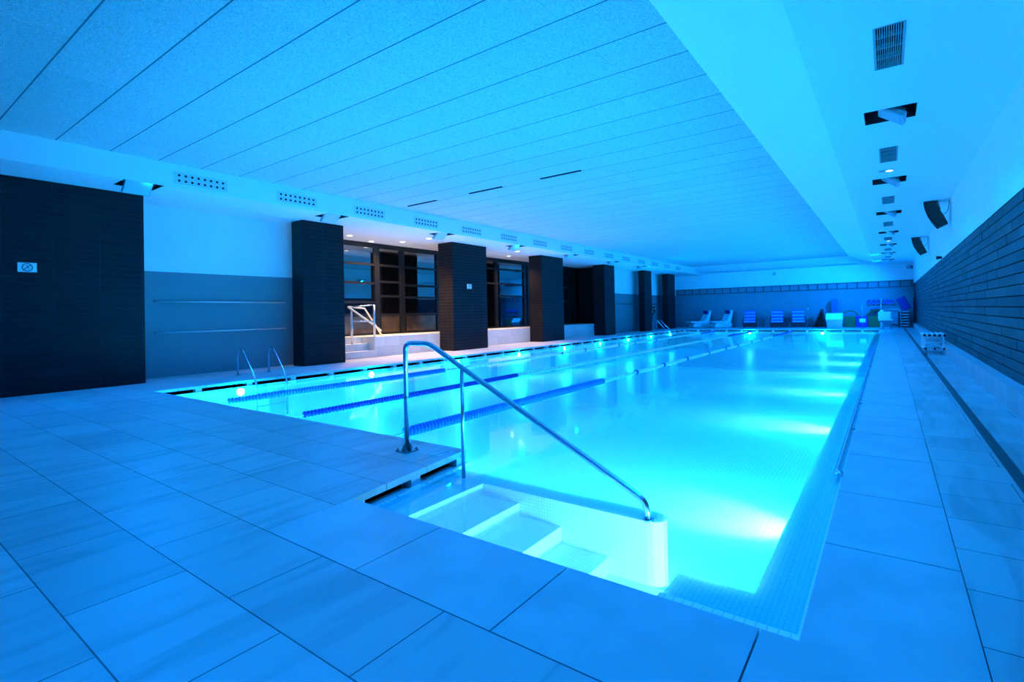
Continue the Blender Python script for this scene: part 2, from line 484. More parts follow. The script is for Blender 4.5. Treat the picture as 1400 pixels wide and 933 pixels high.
# right wall
bm = B(); bx(bm, 1.3, 1.5, -4, YBACK, 2.58, 5); struct('wall_right', bm, M_white)
bm = B(); bx(bm, 1.33, 1.5, -4, YBACK, .27, 2.58); struct('wall_right', bm, M_dark)
bm = B(); rr = random.Random(3)
z = .265
while z < 2.57:
    h = .1355; z1 = min(z + h, 2.582); y = -4 + rr.random() * .6
    while y < YBACK:
        L_ = .45 + rr.random() * .8; xo = 1.292 + rr.random() * .006
        bx(bm, xo, 1.34, y, min(y + L_, YBACK), z + .005, z1 - .009)
        y += L_
    z += h
struct('wall_right', bm, M_brick)
bm = B(); bx(bm, 1.15, 1.5, -4, YBACK, 0, .27); struct('baseboard_right', bm, M_plinth)
# panel ceiling
bm = B(); quad(bm, [(XFB, -4, ZC), (-1.82, -4, ZC), (-1.82, 35.3, ZC), (XFB, 35.3, ZC)]); struct('ceiling', bm, M_panel)
# right bulkhead: sloping face and flat soffit with openings
OPR = [(-.2, .365, y, y + .56) for y in (8.05, 12.4, 16.75, 21.2, 25.5, 29.5, 33.7)]
GR = [(-.05, .19, y, y + 1.0) for y in (5.67, 10.02, 14.5, 18.85, 23.0, 27.5, 31.7)]
bm = B()
quad(bm, [(-1.82, -4, ZC), (-1.82, 35.3, ZC), (-.66, 36.4, ZS), (-.66, -4, ZS)])
struct('ceiling', bm, M_bulk)
bm = B(); holed_plate(bm, -.66, 1.4, -4, YBACK, ZS, OPR + GR); struct('ceiling', bm, M_bulk)
# far bulkhead
bm = B()
quad(bm, [(XFB, 35.3, ZC), (-1.82, 35.3, ZC), (-.66, 36.4, ZS + .1), (XFB, 36.4, ZS + .1)])
quad(bm, [(XFB, 36.4, ZS + .1), (-.66, 36.4, ZS + .1), (-.66, YBACK, ZS + .1), (XFB, YBACK, ZS + .1)])
struct('ceiling', bm, M_bulk)
# left bulkhead: vertical face and flat soffit
OPL = [(-11.72, -11.14, y, y + .62) for y in (3.2, 7.25, 11.13, 15.0, 19.1, 23.3, 27.0)]
bm = B(); bx(bm, XFB - .02, XFB, -4, YBACK, ZS, ZC + .1); struct('ceiling', bm, M_bulk)
bm = B(); holed_plate(bm, -17, XFB - .001, -4, YBACK, ZS, OPL); struct('ceiling', bm, M_bulk)

# ------------------------------------------------------------------ pillars
pil = [(7.3, 8.52, -12.87), (12.84, 14.68, -13.04), (18.42, 20.22, -13.04), (24.45, 25.68, -13.04), (29.9, 31.08, -12.75), (34.0, 35.45, -12.75)]
pl = ['dark tiled pillar nearest the camera, beside the painted wall with two grab bars',
      'wide dark tiled pillar carrying a small square sign, between the two lit windows',
      'dark tiled pillar between the second and the third window bay, third from the camera',
      'dark tiled pillar at the far end of the window bays, fourth from the camera',
      'narrow dark tiled pillar beside the life ring, fifth from the camera',
      'dark tiled pillar in the far left corner, last of the row']
for (y0, y1, xb), l in zip(pil, pl):
    bm = B(); bx(bm, xb, XPIL, y0, y1, 0, ZS - .006, .008)
    tag(obj('tiled_pillar', bm, M_tile), l, 'pillar', 'dark tiled pillars along the left side')

# ------------------------------------------------------------------ raised platform, steps to it, windows
M_plat = brick_mat('platform_stone', (.62, .63, .64), (.52, .54, .56), (.3, .32, .35), .6, .31, .003, 'wall', ox=.2, oy=0, rough=.45)
bm = B()
HP = .625
bx(bm, -14.53, -13.05, 10.05, 25.58, 0, HP)
bx(bm, -14.53, -13.95, 8.02, 10.05, 0, HP)
t = thing('raised_platform', 'pale stone platform in front of the dark windows, behind the pillars', 'platform', (-14, 9, 0))
o = obj('platform_body', bm, M_plat); o.parent = t; o.location = (14, -9, 0)
for i, (x0, z) in enumerate(((-13.05, .21), (-13.35, .42), (-13.65, .622))):
    bm = B(); bx(bm, -13.95, x0, 8.02, 10.05, z - .205, z, .006)
    o = obj('stair_step', bm, M_plat, t); o.location = (14, -9, 0)
# window walls: frame + panes + kick panels
XW = -14.6
def window(n, y0, y1, mull, trans, kick=None, z0=HP, z1=3.66):
    """mull: y positions of uprights, trans: heights of cross bars"""
    bm = B()
    w = .07
    bx(bm, XW - .05, XW + .05, y0, y1, z1, ZS)             # header
    bx(bm, XW - .05, XW + .05, y0, y1, z0, z0 + .06)
    for m, ww in mull: bx(bm, XW - .05, XW + .06, m - ww, m + ww, z0, z1)
    for (ya, yb, z) in trans: bx(bm, XW - .04, XW + .045, ya, yb, z - .04, z + .04)
    f = struct('window_%d' % n, bm, M_black)
    bm = B(); quad(bm, [(XW, y0, z0), (XW, y1, z0), (XW, y1, z1), (XW, y0, z1)])
    obj('window_pane', bm, M_glass, f)
    if kick:
        for ya, yb in kick:
            bm = B(); bx(bm, XW + .01, XW + .035, ya, yb, z0 + .08, 1.28, .01)
            obj('kick_panel', bm, M_wetpanel, f)
window(1, 8.0, 14.6, [(8.1, .08), (9.9, .04), (11.36, .10), (12.49, .10), (14.3, .09)],
       [(8, 11.3, 3.07), (8, 11.3, 2.42), (8, 11.3, 1.76), (11.3, 14.3, 3.07), (11.3, 12.5, 2.49), (11.3, 12.5, 1.98), (12.5, 14.3, 2.40), (12.5, 14.3, 1.95), (8, 14.3, 1.32)],
       [(8.3, 11.2), (11.52, 12.34), (12.66, 14.15)])
window(2, 14.6, 20.3, [(14.8, .1), (17.98, .09), (20.2, .1)], [(14.8, 17.9, 3.34), (14.8, 20.2, 2.66), (18, 20.2, 2.1), (18, 20.2, 3.34)])
window(3, 20.3, 25.6, [(20.5, .1), (22.3, .1), (24.4, .12), (25.05, .06)], [(20.5, 25.2, 2.66), (20.5, 24.4, 3.2), (20.5, 24.4, 1.9)])
# dark room behind the glass
M_room = pbr('dark_room_wall', (.05, .03, .018), .6)
bm = B(); quad(bm, [(-16.6, 8, 0), (-16.6, 25.6, 0), (-16.6, 25.6, 4), (-16.6, 8, 4)]); struct('wall_back_room', bm, M_room)

# guard rail on the platform beside the steps
t = thing('stair_guard_rail', 'steel guard rail with sloping wooden handrail beside the platform steps', 'railing', (-13.12, 10.0, HP))
def L(p): return (p[0] + 13.12, p[1] - 10.0, p[2] - HP)
bm = B(); tube(bm, [L((-13.12, 10.1, HP)), L((-13.12, 10.1, 1.63))], .035); obj('post', bm, M_steel, t, True)
bm = B(); tube(bm, [L((-13.42, 9.49, .42)), L((-13.42, 9.49, 1.56))], .035); obj('post', bm, M_steel, t, True)
bm = B(); tube(bm, [L((-13.42, 9.49, 1.56)), L((-13.12, 10.1, 1.63))], .02); obj('top_rail', bm, M_steel, t, True)
bm = B(); tube(bm, [L((-13.42, 9.49, 1.13)), L((-13.12, 10.1, 1.11))], .02); obj('middle_rail', bm, M_steel, t, True)
M_railwood = pbr('pale_handrail', (.75, .66, .52), .4)
bm = B(); tube(bm, [L((-13.4, 9.36, 1.57)), L((-13.3, 10.25, .97)), L((-13.3, 10.5, .8))], .03); obj('handrail', bm, M_railwood, t, True)
bm = B(); tube(bm, [L((-13.4, 9.38, 1.57)), L((-13.5, 10.03, 1.52)), L((-13.5, 10.68, .64))], .028); obj('handrail', bm, M_railwood, t, True)

# ------------------------------------------------------------------ grab bars on the painted walls
def bar(y0, y1, z, label, x=XWALL, mat=M_steel, r=.02):
    t = thing('wall_grab_bar', label, 'grab bar', (x, y0, z), 0, 'grab bars on the left wall')
    bm = B(); tube(bm, [(.09, 0, 0), (.09, y1 - y0, 0)], r); obj('bar', bm, mat, t, True)
    n = max(2, int((y1 - y0) / 1.4) + 1)
    for i in range(n):
        y = .08 + (y1 - y0 - .16) * i / (n - 1)
        bm = B(); tube(bm, [(0.004, y, 0), (.09, y, 0)], .012); obj('bracket', bm, mat, t, True)
bar(4.28, 7.24, 1.68, 'upper steel grab bar on the grey wall beside the near pool ladder', mat=M_bar)
bar(4.28, 7.24, .99, 'lower steel grab bar on the grey wall beside the near pool ladder', mat=M_bar)
bar(25.9, 29.8, 1.72, 'dark grab bar on the grey wall between the fourth and fifth pillars', mat=M_steel_dull)
bar(31.3, 33.9, 1.72, 'upper dark grab bar beside the life ring on the left wall', mat=M_steel_dull)
bar(31.3, 33.9, 1.15, 'lower dark grab bar beside the life ring on the left wall', mat=M_steel_dull)

# life ring
t = thing('life_ring', 'dark life ring hanging on the left wall between the last two pillars', 'life ring', (XWALL + .066, 33.2, 1.32))
bm = B(); tube(bm, [(0, .28 * math.cos(a), .28 * math.sin(a)) for a in [2 * PI * i / 24 for i in range(24)]], .06, 10, True)
obj('ring', bm, M_blackpl, t, True)
for a in (0.4, 1.97, 3.54, 5.11):
    bm = B(); tube(bm, [(0, (.28 + q * .0) * math.cos(a + q), .28 * math.sin(a + q)) for q in (-.13, 0, .13)], .066, 10)
    obj('reflective_band', bm, M_whitepl, t, True)

# ------------------------------------------------------------------ signs
def no_sign(y, z, w, h, label, strikeparts):
    t = thing('no_running_sign', label, 'sign', (-12.3 if y < 4 else XPIL, y, z))
    x = .004
    bm = B(); bx(bm, x, x + .008, -w / 2, w / 2, -h / 2, h / 2, .002); obj('sign_plate', bm, M_sign, t)
    bm = B(); r = h * .40
    tube(bm, [(x + .010, r * math.cos(a), r * math.sin(a)) for a in [2 * PI * i / 28 for i in range(28)]], r * .10, 6, True)
    obj('prohibition_circle', bm, M_signink, t)
    bm = B(); tube(bm, [(x + .010, -r * .7, -r * .7), (x + .010, r * .7, r * .7)], r * .09, 6); obj('prohibition_bar', bm, M_signink, t)
    bm = B()    # little running figure
    s = r * .55
    disc(bm, (x + .010, -.1 * s, .95 * s), (1, 0, 0), s * .2, .004, 10)
    for a, b in (((-.1, .7), (.1, 0)), ((.1, 0), (-.5, -.45)), ((-.5, -.45), (-.9, -.35)), ((.1, 0), (.6, -.4)), ((.6, -.4), (.5, -.95)),
                 ((-.05, .55), (.55, .25)), ((-.05, .55), (-.6, .3))):
        tube(bm, [(x + .010, a[0] * s, a[1] * s), (x + .010, b[0] * s, b[1] * s)], s * .10, 6)
    obj('running_figure', bm, M_signink, t)
no_sign(2.135, 2.243, .245, .165, 'oblong white prohibition sign with a struck out figure on the near dark tiled wall', 1)
no_sign(13.68, 2.28, .24, .17, 'small square prohibition sign on the second dark tiled pillar', 1)

# ------------------------------------------------------------------ perforated vents in the left bulkhead
ORD = ['first', 'second', 'third', 'fourth', 'fifth', 'sixth', 'seventh', 'eighth', 'ninth', 'tenth', 'eleventh', 'twelfth',
       'thirteenth', 'fourteenth', 'fifteenth', 'sixteenth', 'seventeenth']
v0 = thing('perforated_vent', 'x', 'air vent', (XFB, 3.97, 4.015), 0, 'perforated air vents in the left bulkhead')
bm = B(); bx(bm, .0015, .008, 0, .97, -.115, .115, .002); obj('vent_plate', bm, pbr('vent_plate', (.68, .73, .77), .4), v0)
noz = None
for j in range(2):
    for i in range(8):
        if noz is None:
            bm = B(); disc(bm, (.009, 0, 0), (1, 0, 0), .024, .003, 14); q = noz = obj('air_nozzle', bm, M_dark, v0)
        else: q = noz.copy(); link(q); q.parent = v0
        q.location = (0, .09 + i * .113, -.052 + .104 * j)
for i in range(15):
    v = v0 if i == 0 else copy_tree(v0)
    v.location = (XFB, 3.97 + 2.01 * i, 4.015)
    v['label'] = ('perforated air vent high on the left bulkhead, ' +
                  ('nearest the camera' if i == 0 else ('farthest from the camera' if i == 14 else ORD[i] + ' from the camera')))

# ------------------------------------------------------------------ floodlights in the soffits
def flood(y, right, label, ang):
    if right: x0, x1, w = -.2, .365, .56
    else: x0, x1, w = -11.72, -11.14, .62
    t = thing('ceiling_floodlight', label, 'floodlight', ((x0 + x1) / 2, y + w / 2, ZS), 0,
              'floodlights in the right soffit' if right else 'floodlights in the left soffit')
    hx, hy = (x1 - x0) / 2, w / 2
    bm = B()
    for q in ([(-hx, -hy, 0), (-hx, hy, 0), (-hx, hy, .3), (-hx, -hy, .3)], [(hx, -hy, 0), (hx, hy, 0), (hx, hy, .3), (hx, -hy, .3)],
              [(-hx, -hy, 0), (hx, -hy, 0), (hx, -hy, .3), (-hx, -hy, .3)], [(-hx, hy, 0), (hx, hy, 0), (hx, hy, .3), (-hx, hy, .3)],
              [(-hx, -hy, .3), (hx, -hy, .3), (hx, hy, .3), (-hx, hy, .3)]): quad(bm, q)
    obj('recess_box', bm, M_blackpl, t)
    s = 1 if right else -1
    R = Matrix.Translation((.02 * s if right else -.06, 0, .0 if right else -.02)) @ Matrix.Rotation(ang, 4, 'Y')
    bm = B(); bx(bm, -.17, .17, -.22, .22, -.03, .04, .012, R)
    for yy in (-.13, -.065, 0, .065, .13): bx(bm, -.12, .12, yy - .006, yy + .006, .055, .09, 0, R)
    h = obj('lamp_housing', bm, M_boxgrey, t)
    bm = B(); bx(bm, -.14, .14, -.19, .19, -.035, -.0305, 0, R); obj('lamp_glass', bm, M_lens_flood, h)
    bm = B(); tube(bm, [(0, -.25, .28), (0, -.25, .03), (0, -.21, .03)], .008, 6); tube(bm, [(0, .25, .28), (0, .25, .03), (0, .21, .03)], .008, 6)
    obj('bracket', bm, M_steel_dull, t)
    return t
for i, h in enumerate(OPR):
    flood(h[2], True, 'tilted floodlight in a dark recess of the right soffit, ' + ('nearest the camera' if i == 0 else ORD[i] + ' from the camera'), .62)
for i, h in enumerate(OPL):
    flood(h[2], False, 'tilted floodlight in a dark recess of the left soffit, ' + ('above the near dark tiled wall' if i == 0 else ORD[i] + ' from the camera'), -.75)

# grilles of the right soffit
def grille():
    t = thing('ceiling_grille', 'x', 'air grille', (0, 0, ZS), 0, 'air grilles in the right soffit')
    bm = B(); bx(bm, -.12, .12, 0, 1.0, .06, .065); obj('backing', bm, M_dark, t)
    bm = B()
    for s in (-.12, .12): bx(bm, s - .008, s + .008, 0, 1.0, -.004, .06)
    for s in (0, 1.0): bx(bm, -.12, .12, s - .008, s + .008, -.004, .06)
    for s in (.25, .5, .75): bx(bm, -.12, .12, s - .006, s + .006, .004, .05)
    obj('frame', bm, M_grille, t)
    bl = None
    for i in range(13):
        if bl is None:
            bm = B(); bx(bm, -.003, .003, 0, 1.0, .0, .05); q = bl = obj('blade', bm, M_grille, t)
        else: q = bl.copy(); link(q); q.parent = t
        q.location = (-.108 + .018 * i, 0, 0)
    return t
g0 = grille()
for i, h in enumerate(GR):
    q = g0 if i == 0 else copy_tree(g0)
    q.location = (.07, h[2], ZS)
    q['label'] = 'slatted air grille in the right soffit, ' + ('nearest the camera' if i == 0 else ORD[i] + ' from the camera')

# small downlights
def downlight(x, y, label, mat, r=.055, plate=False, z=ZS, grp=None):
    t = thing('recessed_downlight', label, 'downlight', (x, y, z), 0, grp)
    bm = B(); tube(bm, [((r + .012) * math.cos(a), (r + .012) * math.sin(a), -.004) for a in [2 * PI * i / 20 for i in range(20)]], .012, 6, True)
    obj('trim_ring', bm, M_whitepl, t, True)
    bm = B(); disc(bm, (0, 0, -.006), (0, 0, 1), r, .006); obj('lens', bm, mat, t)
    if plate:
        bm = B(); bx(bm, -.17, -.03, -.07, .07, -.006, -.001); obj('cover_plate', bm, M_grille, t)
downlight(.086, 11.73, 'small lit downlight in the right soffit before the second floodlight', M_lens_cool, plate=True)
downlight(.086, 24.3, 'small lit downlight far along the right soffit', M_lens_cool)
wl = [(-12.35, 11.75, 'warm downlight near the edge of the left soffit, in front of the first window'),
      (-12.3, 16.6, 'warm downlight near the edge of the left soffit, in front of the second window'),
      (-13.69, 9.66, 'warm downlight above the platform steps, beside the nearest pillar'),
      (-13.6, 11.7, 'warm downlight above the platform in front of the first window, nearer the second pillar'),
      (-14.25, 10.9, 'warm downlight above the platform close to the first window'),
      (-13.6, 17.7, 'warm downlight above the platform in front of the second window')]
for x, y, l in wl: downlight(x, y, l, M_lens_down, .085, grp='warm downlights above the platform')

# slots in the panel ceiling
for i, (x0, x1) in enumerate(((-6.27, -5.23), (-8.4, -7.36), (-10.65, -9.56))):
    bm = B(); bx(bm, x0, x1, 9.35, 9.41, ZC - .012, ZC + .004)
    tag(obj('linear_slot_diffuser', bm, M_dark), 'thin dark slot in the panel ceiling, %s of the three' % ('rightmost', 'middle', 'leftmost')[i], 'slot diffuser', 'slots in the panel ceiling')

# ------------------------------------------------------------------ line array loudspeakers on the right wall
def speaker(y, label, k=1.0):
    t = thing('wall_loudspeaker', label, 'loudspeaker', (1.3, y, 3.55), 0, 'curved loudspeakers high on the right wall')
    def T(p): return (p[0] * k, p[1] * k, p[2] * k)
    # curved side outline in the x-z plane
    front = [(-.50, .30), (-.475, .12), (-.42, -.07), (-.34, -.24), (-.24, -.40)]
    back = [(-.06, -.32), (-.12, -.16), (-.20, .02), (-.265, .16), (-.295, .30), (-.30, .36)]
    bm = B(); prism(bm, [(a * k, b * k) for a, b in front + back], 'y', -.16 * k, .16 * k); obj('cabinet', bm, M_blackpl, t)
    bm = B()
    pr = [(a - .014, b) for a, b in front]; pr2 = [(a + .004, b) for a, b in reversed(front)]
    prism(bm, [(a * k, b * k) for a, b in pr + pr2], 'y', -.15 * k, .15 * k); obj('front_grille', bm, M_dark, t)
    bm = B()
    for i in range(6): bx(bm, (-.285 + .012 * i) * k, (-.25 + .012 * i) * k, -.12 * k, .12 * k, (.29 - .045 * i) * k, (.31 - .045 * i) * k)
    obj('heat_fins', bm, M_black, t)
    bm = B(); bx(bm, -.58 * k, -.26 * k, -.03, .03, .36 * k, .385 * k); bx(bm, -.35 * k, -.32 * k, -.02, .02, .385 * k, .47 * k)
    bx(bm, -.35 * k, -.006, -.02, .02, .45 * k, .47 * k)
    obj('bracket', bm, M_steel_dull, t)
    bm = B(); tube(bm, rounded([T((-.01, 0, .47)), T((.0 - .02, 0, .2)), T((-.05, 0, -.02)), T((-.18, 0, -.1))], .12), .006, 6); obj('cable', bm, M_blackpl, t)
speaker(16.0, 'large curved black loudspeaker high on the right wall, the nearer one', 1.0)
speaker(24.0, 'curved black loudspeaker high on the right wall, the farther one', 1.0)

# small fittings
t = thing('spot_lamp', 'tiny dark spotlight sitting on top of the stone wall at right', 'spotlight', (1.27, 18.6, 2.585))
bm = B(); bx(bm, -.03, .02, -.03, .03, 0, .05); obj('base', bm, M_black, t)
bm = B(); tube(bm, [(-.10, -.02, .03), (.02, 0, .03)], [.05, .035], 12); obj('lamp_head', bm, M_black, t, True)
t = thing('security_camera', 'small camera bracket hanging high on the far wall', 'camera', (-6.26, YBACK - .03, 3.72))
bm = B(); bx(bm, -.04, .04, -.12, .032, -.02, .02, .005); obj('arm', bm, M_steel_dull, t)
bm = B(); disc(bm, (0, -.14, -.12), (0, 0, 1), .07, .12, 16); obj('dome', bm, M_grille, t, True)
t = thing('wall_speaker_box', 'small grey box under the ceiling in the far right corner', 'box', (1.12, YBACK - .15, 3.5))
bm = B(); bx(bm, -.17, .16, -.12, .12, -.02, .16, .01); obj('case', bm, M_boxgrey, t)
bm = B(); bx(bm, .06, .14, -.128, -.121, .0, .14); obj('front_cover', bm, M_blackpl, t)

# ------------------------------------------------------------------ long ladder frame hung on the far wall
M_frame = pbr('dark_grey_metal', (.05, .055, .075), .5)
t = thing('wall_ladder_frame', 'long dark ladder shaped frame running across the whole far wall', 'wall frame', (-13.1, YBACK - .06, 2.43))
for z in (.0, .37):
    bm = B(); bx(bm, 0, 14.4, -.02, .02, z - .024, z + .024); obj('rail', bm, M_frame, t)
n = 27
for i in range(n):
    x = .1 + (14.2) * i / (n - 1)
    bm = B(); bx(bm, x - .03, x + .03, -.018, .018, 0, .37); obj('rung', bm, M_frame, t)

# ------------------------------------------------------------------ handrail over the steps
t = thing('pool_handrail', 'steel handrail sloping down into the steps of the pool', 'handrail', (-3.66, 3.16, 0))
def L(x, z): return (x + 3.66, 0, z)
pts = rounded([L(-3.66, .0), L(-3.66, 1.0), L(-3.35, 1.003), L(-1.335, .0), L(-1.31, -.127)], .075, 8)
bm = B(); tube(bm, pts, .0225, 16)
obj('rail', bm, M_steel, t, True)
bm = B(); tube(bm, [L(-2.955, -.127), L(-2.955, .81)], .0165, 14); obj('middle_post', bm, M_steel, t, True)
bm = B(); tube(bm, [L(-3.66, .485), L(-3.66, .505)], .0245, 16); obj('joint_collar', bm, M_steel_dull, t, True)
bm = B(); disc(bm, L(-1.31, -.122), (0, 0, 1), .04, .012, 18); obj('end_flange', bm, M_steel, t, True)
bp_ = B(); bx(bp_, -.075, .075, -.075, .075, 0.0, .012, .003); f = obj('base_flange', bp_, M_steel_dull, t)
for ang in range(4):
    R = Matrix.Rotation(ang * PI / 2, 4, 'Z')
    bm = B(); prism(bm, [(.02, .012), (.07, .012), (.062, .03), (.024, .12), (.02, .12)], 'y', -.004, .004)
    bmesh.ops.transform(bm, matrix=R, verts=bm.verts); obj('gusset', bm, M_steel_dull, t)
for sx in (-1, 1):
    for sy in (-1, 1):
        bm = B(); disc(bm, (sx * .06, sy * .06, .02), (0, 0, 1), .009, .022, 8); obj('bolt', bm, M_steel_dull, t)

# engraved marking plate on the deck
t = thing('deck_marking_plate', 'faint engraved oblong marking on the deck at the corner by the handrail', 'floor marking', (-3.36, 3.27, .0012))
M_mark = pbr('marking_paint', (.85, .87, .9), .5)
bm = B()
for a in ((-.09, .09, -.095, -.088), (-.09, .09, .088, .095), (-.09, -.083, -.09, .09), (.083, .09, -.09, .09)):
    bx(bm, a[0], a[1], a[2], a[3], 0, .003)
obj('border', bm, M_mark, t)
bm = B()
for i in range(4):
    y = -.06 + .04 * i
    bx(bm, -.06, .06 - .02 * (i % 2), y - .007, y + .007, 0, .003)
obj('engraved_lines', bm, M_mark, t)

# ------------------------------------------------------------------ pool ladders on the left edge
def pool_ladder(label, A, Bp, k=1.0, thin=.019, h=.60):
    """A, Bp: (deck x, deck y, edge x, edge y) of the two side rails"""
    t = thing('pool_ladder', label, 'pool ladder', (A[0], A[1], 0), 0, 'pool ladders on the left edge')
    for q in (A, Bp):
        ox, oy = q[0] - A[0], q[1] - A[1]
        dx, dy = q[2] - q[0], q[3] - q[1]
        pts = [(ox, oy, .0), (ox, oy, h * .78)]
        for s, z in ((.03, .86), (.10, .95), (.19, 1.0), (.28, .97), (.36, .89)): pts.append((ox + dx * s, oy + dy * s, h * z))
        pts += [(ox + dx * .44, oy + dy * .44, h * .77), (ox + dx * .85, oy + dy * .85, .12), (ox + dx, oy + dy, -.06), (ox + dx * 1.03, oy + dy * 1.03, -.8)]
        bm = B(); tube(bm, pts, thin, 12); obj('side_rail', bm, M_steel, t, True)
        bm = B(); disc(bm, (ox, oy, .012), (0, 0, 1), .05, .018, 16); obj('floor_flange', bm, M_steel_dull, t, True)
    for z in (-.3, -.55):
        a = Vector((A[2] - A[0] + .01, A[3] - A[1], z)); b = Vector((Bp[2] - A[0] + .01, Bp[3] - A[1], z))
        bm = B(); bx(bm, min(a.x, b.x) - .03, max(a.x, b.x) + .03, a.y, b.y, z - .01, z + .015); obj('tread', bm, M_steel, t)
pool_ladder('steel pool ladder at the near end of the left edge', (-11.83, 5.42, -10.62, 5.22), (-11.95, 6.17, -10.62, 5.86))
pool_ladder('steel pool ladder at the far end of the left edge', (-12.05, 30.3, -11.0, 30.15), (-12.05, 30.95, -11.0, 30.75), h=.68)

# grab rail along the right pool wall
t = thing('pool_side_rail', 'long steel grab rail at the waterline along the right pool edge', 'grab rail', (-.36, 4.65, -.055))
bm = B(); tube(bm, rounded([(.045, 0, -.01), (0, 0, 0), (0, 17.5, 0), (.045, 17.5, -.01)], .02), .018, 14); obj('rail', bm, M_steel, t, True)
for i in range(11):
    bm = B(); tube(bm, [(0, .05 + 1.74 * i, 0), (.055, .05 + 1.74 * i, -.01)], .009, 8); obj('bracket', bm, M_steel_dull, t, True)

# ------------------------------------------------------------------ lane ropes
def rope(x, y0, label, mnear, rnear, dark_y, far_blue=28.0):
    t = thing('lane_rope', label, 'lane rope', (x, y0, ZW + .01), 0, 'lane ropes across the pool')
    bm = B(); tube(bm, [(0, -.2, -.0), (0, YF - y0, 0)], .006, 6); obj('cable', bm, M_cable, t)
    me = None
    yn = 9.05 - y0
    n = int((yn - .35) / .056)
    proto = None
    for i in range(n):
        y = .35 + i * .056
        if proto is None:
            bm = B(); tube(bm, [(0, -.018, 0), (0, -.008, 0), (0, .008, 0), (0, .018, 0)], [rnear * .8, rnear, rnear, rnear * .8], 14)
            proto = obj('blue_float', bm, mnear, t, True); proto.location = (0, y, 0)
        else:
            c = proto.copy(); link(c); c.parent = t; c.location = (0, y, 0)
    bm = B()
    yy = yn + .05
    while yy < far_blue - y0:
        tube(bm, [(0, yy - .022, 0), (0, yy + .022, 0)], .033, 8); yy += .085
    o = obj('pale_floats', bm, M_whitefl, t); o['kind'] = 'stuff'
    bm = B()
    while yy < YF - y0 - .3:
        tube(bm, [(0, yy - .02, 0), (0, yy + .02, 0)], .04, 8); yy += .08
    o = obj('far_blue_floats', bm, M_dkbluefl, t); o['kind'] = 'stuff'
    for y in dark_y:
        bm = B(); tube(bm, [(0, -.025, 0), (0, .025, 0)], .055, 12)
        c = obj('marker_float', bm, M_dkbluefl, t, True); c.location = (0, y - y0, 0)
rope(-8.98, 3.62, 'lane rope nearest the left edge, blue floats at its near end', M_bluefl, .055, (14.5, 16.1, 18.9, 20.5, 23), 30)
rope(-6.73, 3.62, 'middle lane rope with dark blue saw edged floats at its near end', M_dkbluefl, .045, (), 27)
rope(-4.62, 3.62, 'lane rope nearest the steps, thick blue floats at its near end', M_bluefl, .062, (10.6, 12.3, 14.1, 16.2, 18.2, 19.9, 22.3, 24.2), 27)

# ------------------------------------------------------------------ white pipe bench by the right wall
t = thing('pipe_bench', 'white plastic pipe bench standing by the right wall', 'bench', (.95, 16.4, 0))
def pipe(n, a, b, r=.03):
    bm = B(); tube(bm, [a, b], r, 14); o = obj(n, bm, M_whitepl, t, True)
    return o
for i in range(5):
    x = -.20 + .10 * i
    p_ = pipe('seat_tube', (x, 0, .49), (x, 1.25, .49), .036)
    bm = B(); disc(bm, (x, -.003, .49), (0, 1, 0), .030, .006, 14); obj('tube_opening', bm, M_dark, p_)
for i in range(3):
    x = -.185 + .185 * i
    p_ = pipe('shelf_tube', (x, 0, .15), (x, 1.25, .15), .034)
    bm = B(); disc(bm, (x, -.003, .15), (0, 1, 0), .027, .006, 14); obj('tube_opening', bm, M_dark, p_)
for x in (-.19, .19):
    for y in (.12, 1.1): pipe('leg', (x, y, 0), (x, y, .46), .03)
for z in (.11, .43, .30):
    for y in (.12, 1.1): pipe('cross_tube', (-.22, y, z), (.22, y, z), .028)

# ------------------------------------------------------------------ things along the far wall
def white_lounger(x, y, label, rz):
    t = thing('plastic_lounger', label, 'lounger', (x, y, 0), rz, 'white plastic loungers by the far wall')
    # local: length along -x (feet) to +x (head)
    bm = B(); prism(bm, [(-.85, .36), (.2, .32), (.42, .42), (.78, 1.16), (.70, 1.22), (.30, .52), (.12, .43), (-.85, .46)], 'y', -.33, .33); obj('seat_shell', bm, M_whitepl, t)
    bm = B(); prism(bm, [(-.62, .03), (.62, .03), (.72, .2), (.58, .33), (-.55, .30), (-.68, .16)], 'y', -.30, .30); obj('base', bm, M_whitepl, t)
    bm = B(); prism(bm, [(-.12, .18), (.5, .18), (.62, .55), (.74, 1.05), (.66, .9), (.3, .46), (-.02, .4)], 'y', -.35, -.28)
    prism(bm, [(-.12, .18), (.5, .18), (.62, .55), (.74, 1.05), (.66, .9), (.3, .46), (-.02, .4)], 'y', .28, .35); obj('side_panels', bm, M_whitepl, t)
    bm = B()
    R = Matrix.Translation((.66, 0, 1.10)) @ Matrix.Rotation(math.radians(-25), 4, 'Y')
    bx(bm, -.17, -.07, -.28, .28, -.24, .18, .05, R); obj('head_cushion', bm, M_navy, t)
white_lounger(-11.15, 37.0, 'white plastic lounger with navy head cushion, beside the far left pillar', math.radians(48))
white_lounger(-9.65, 37.0, 'white plastic lounger with navy head cushion, beside the striped chairs', math.radians(48))

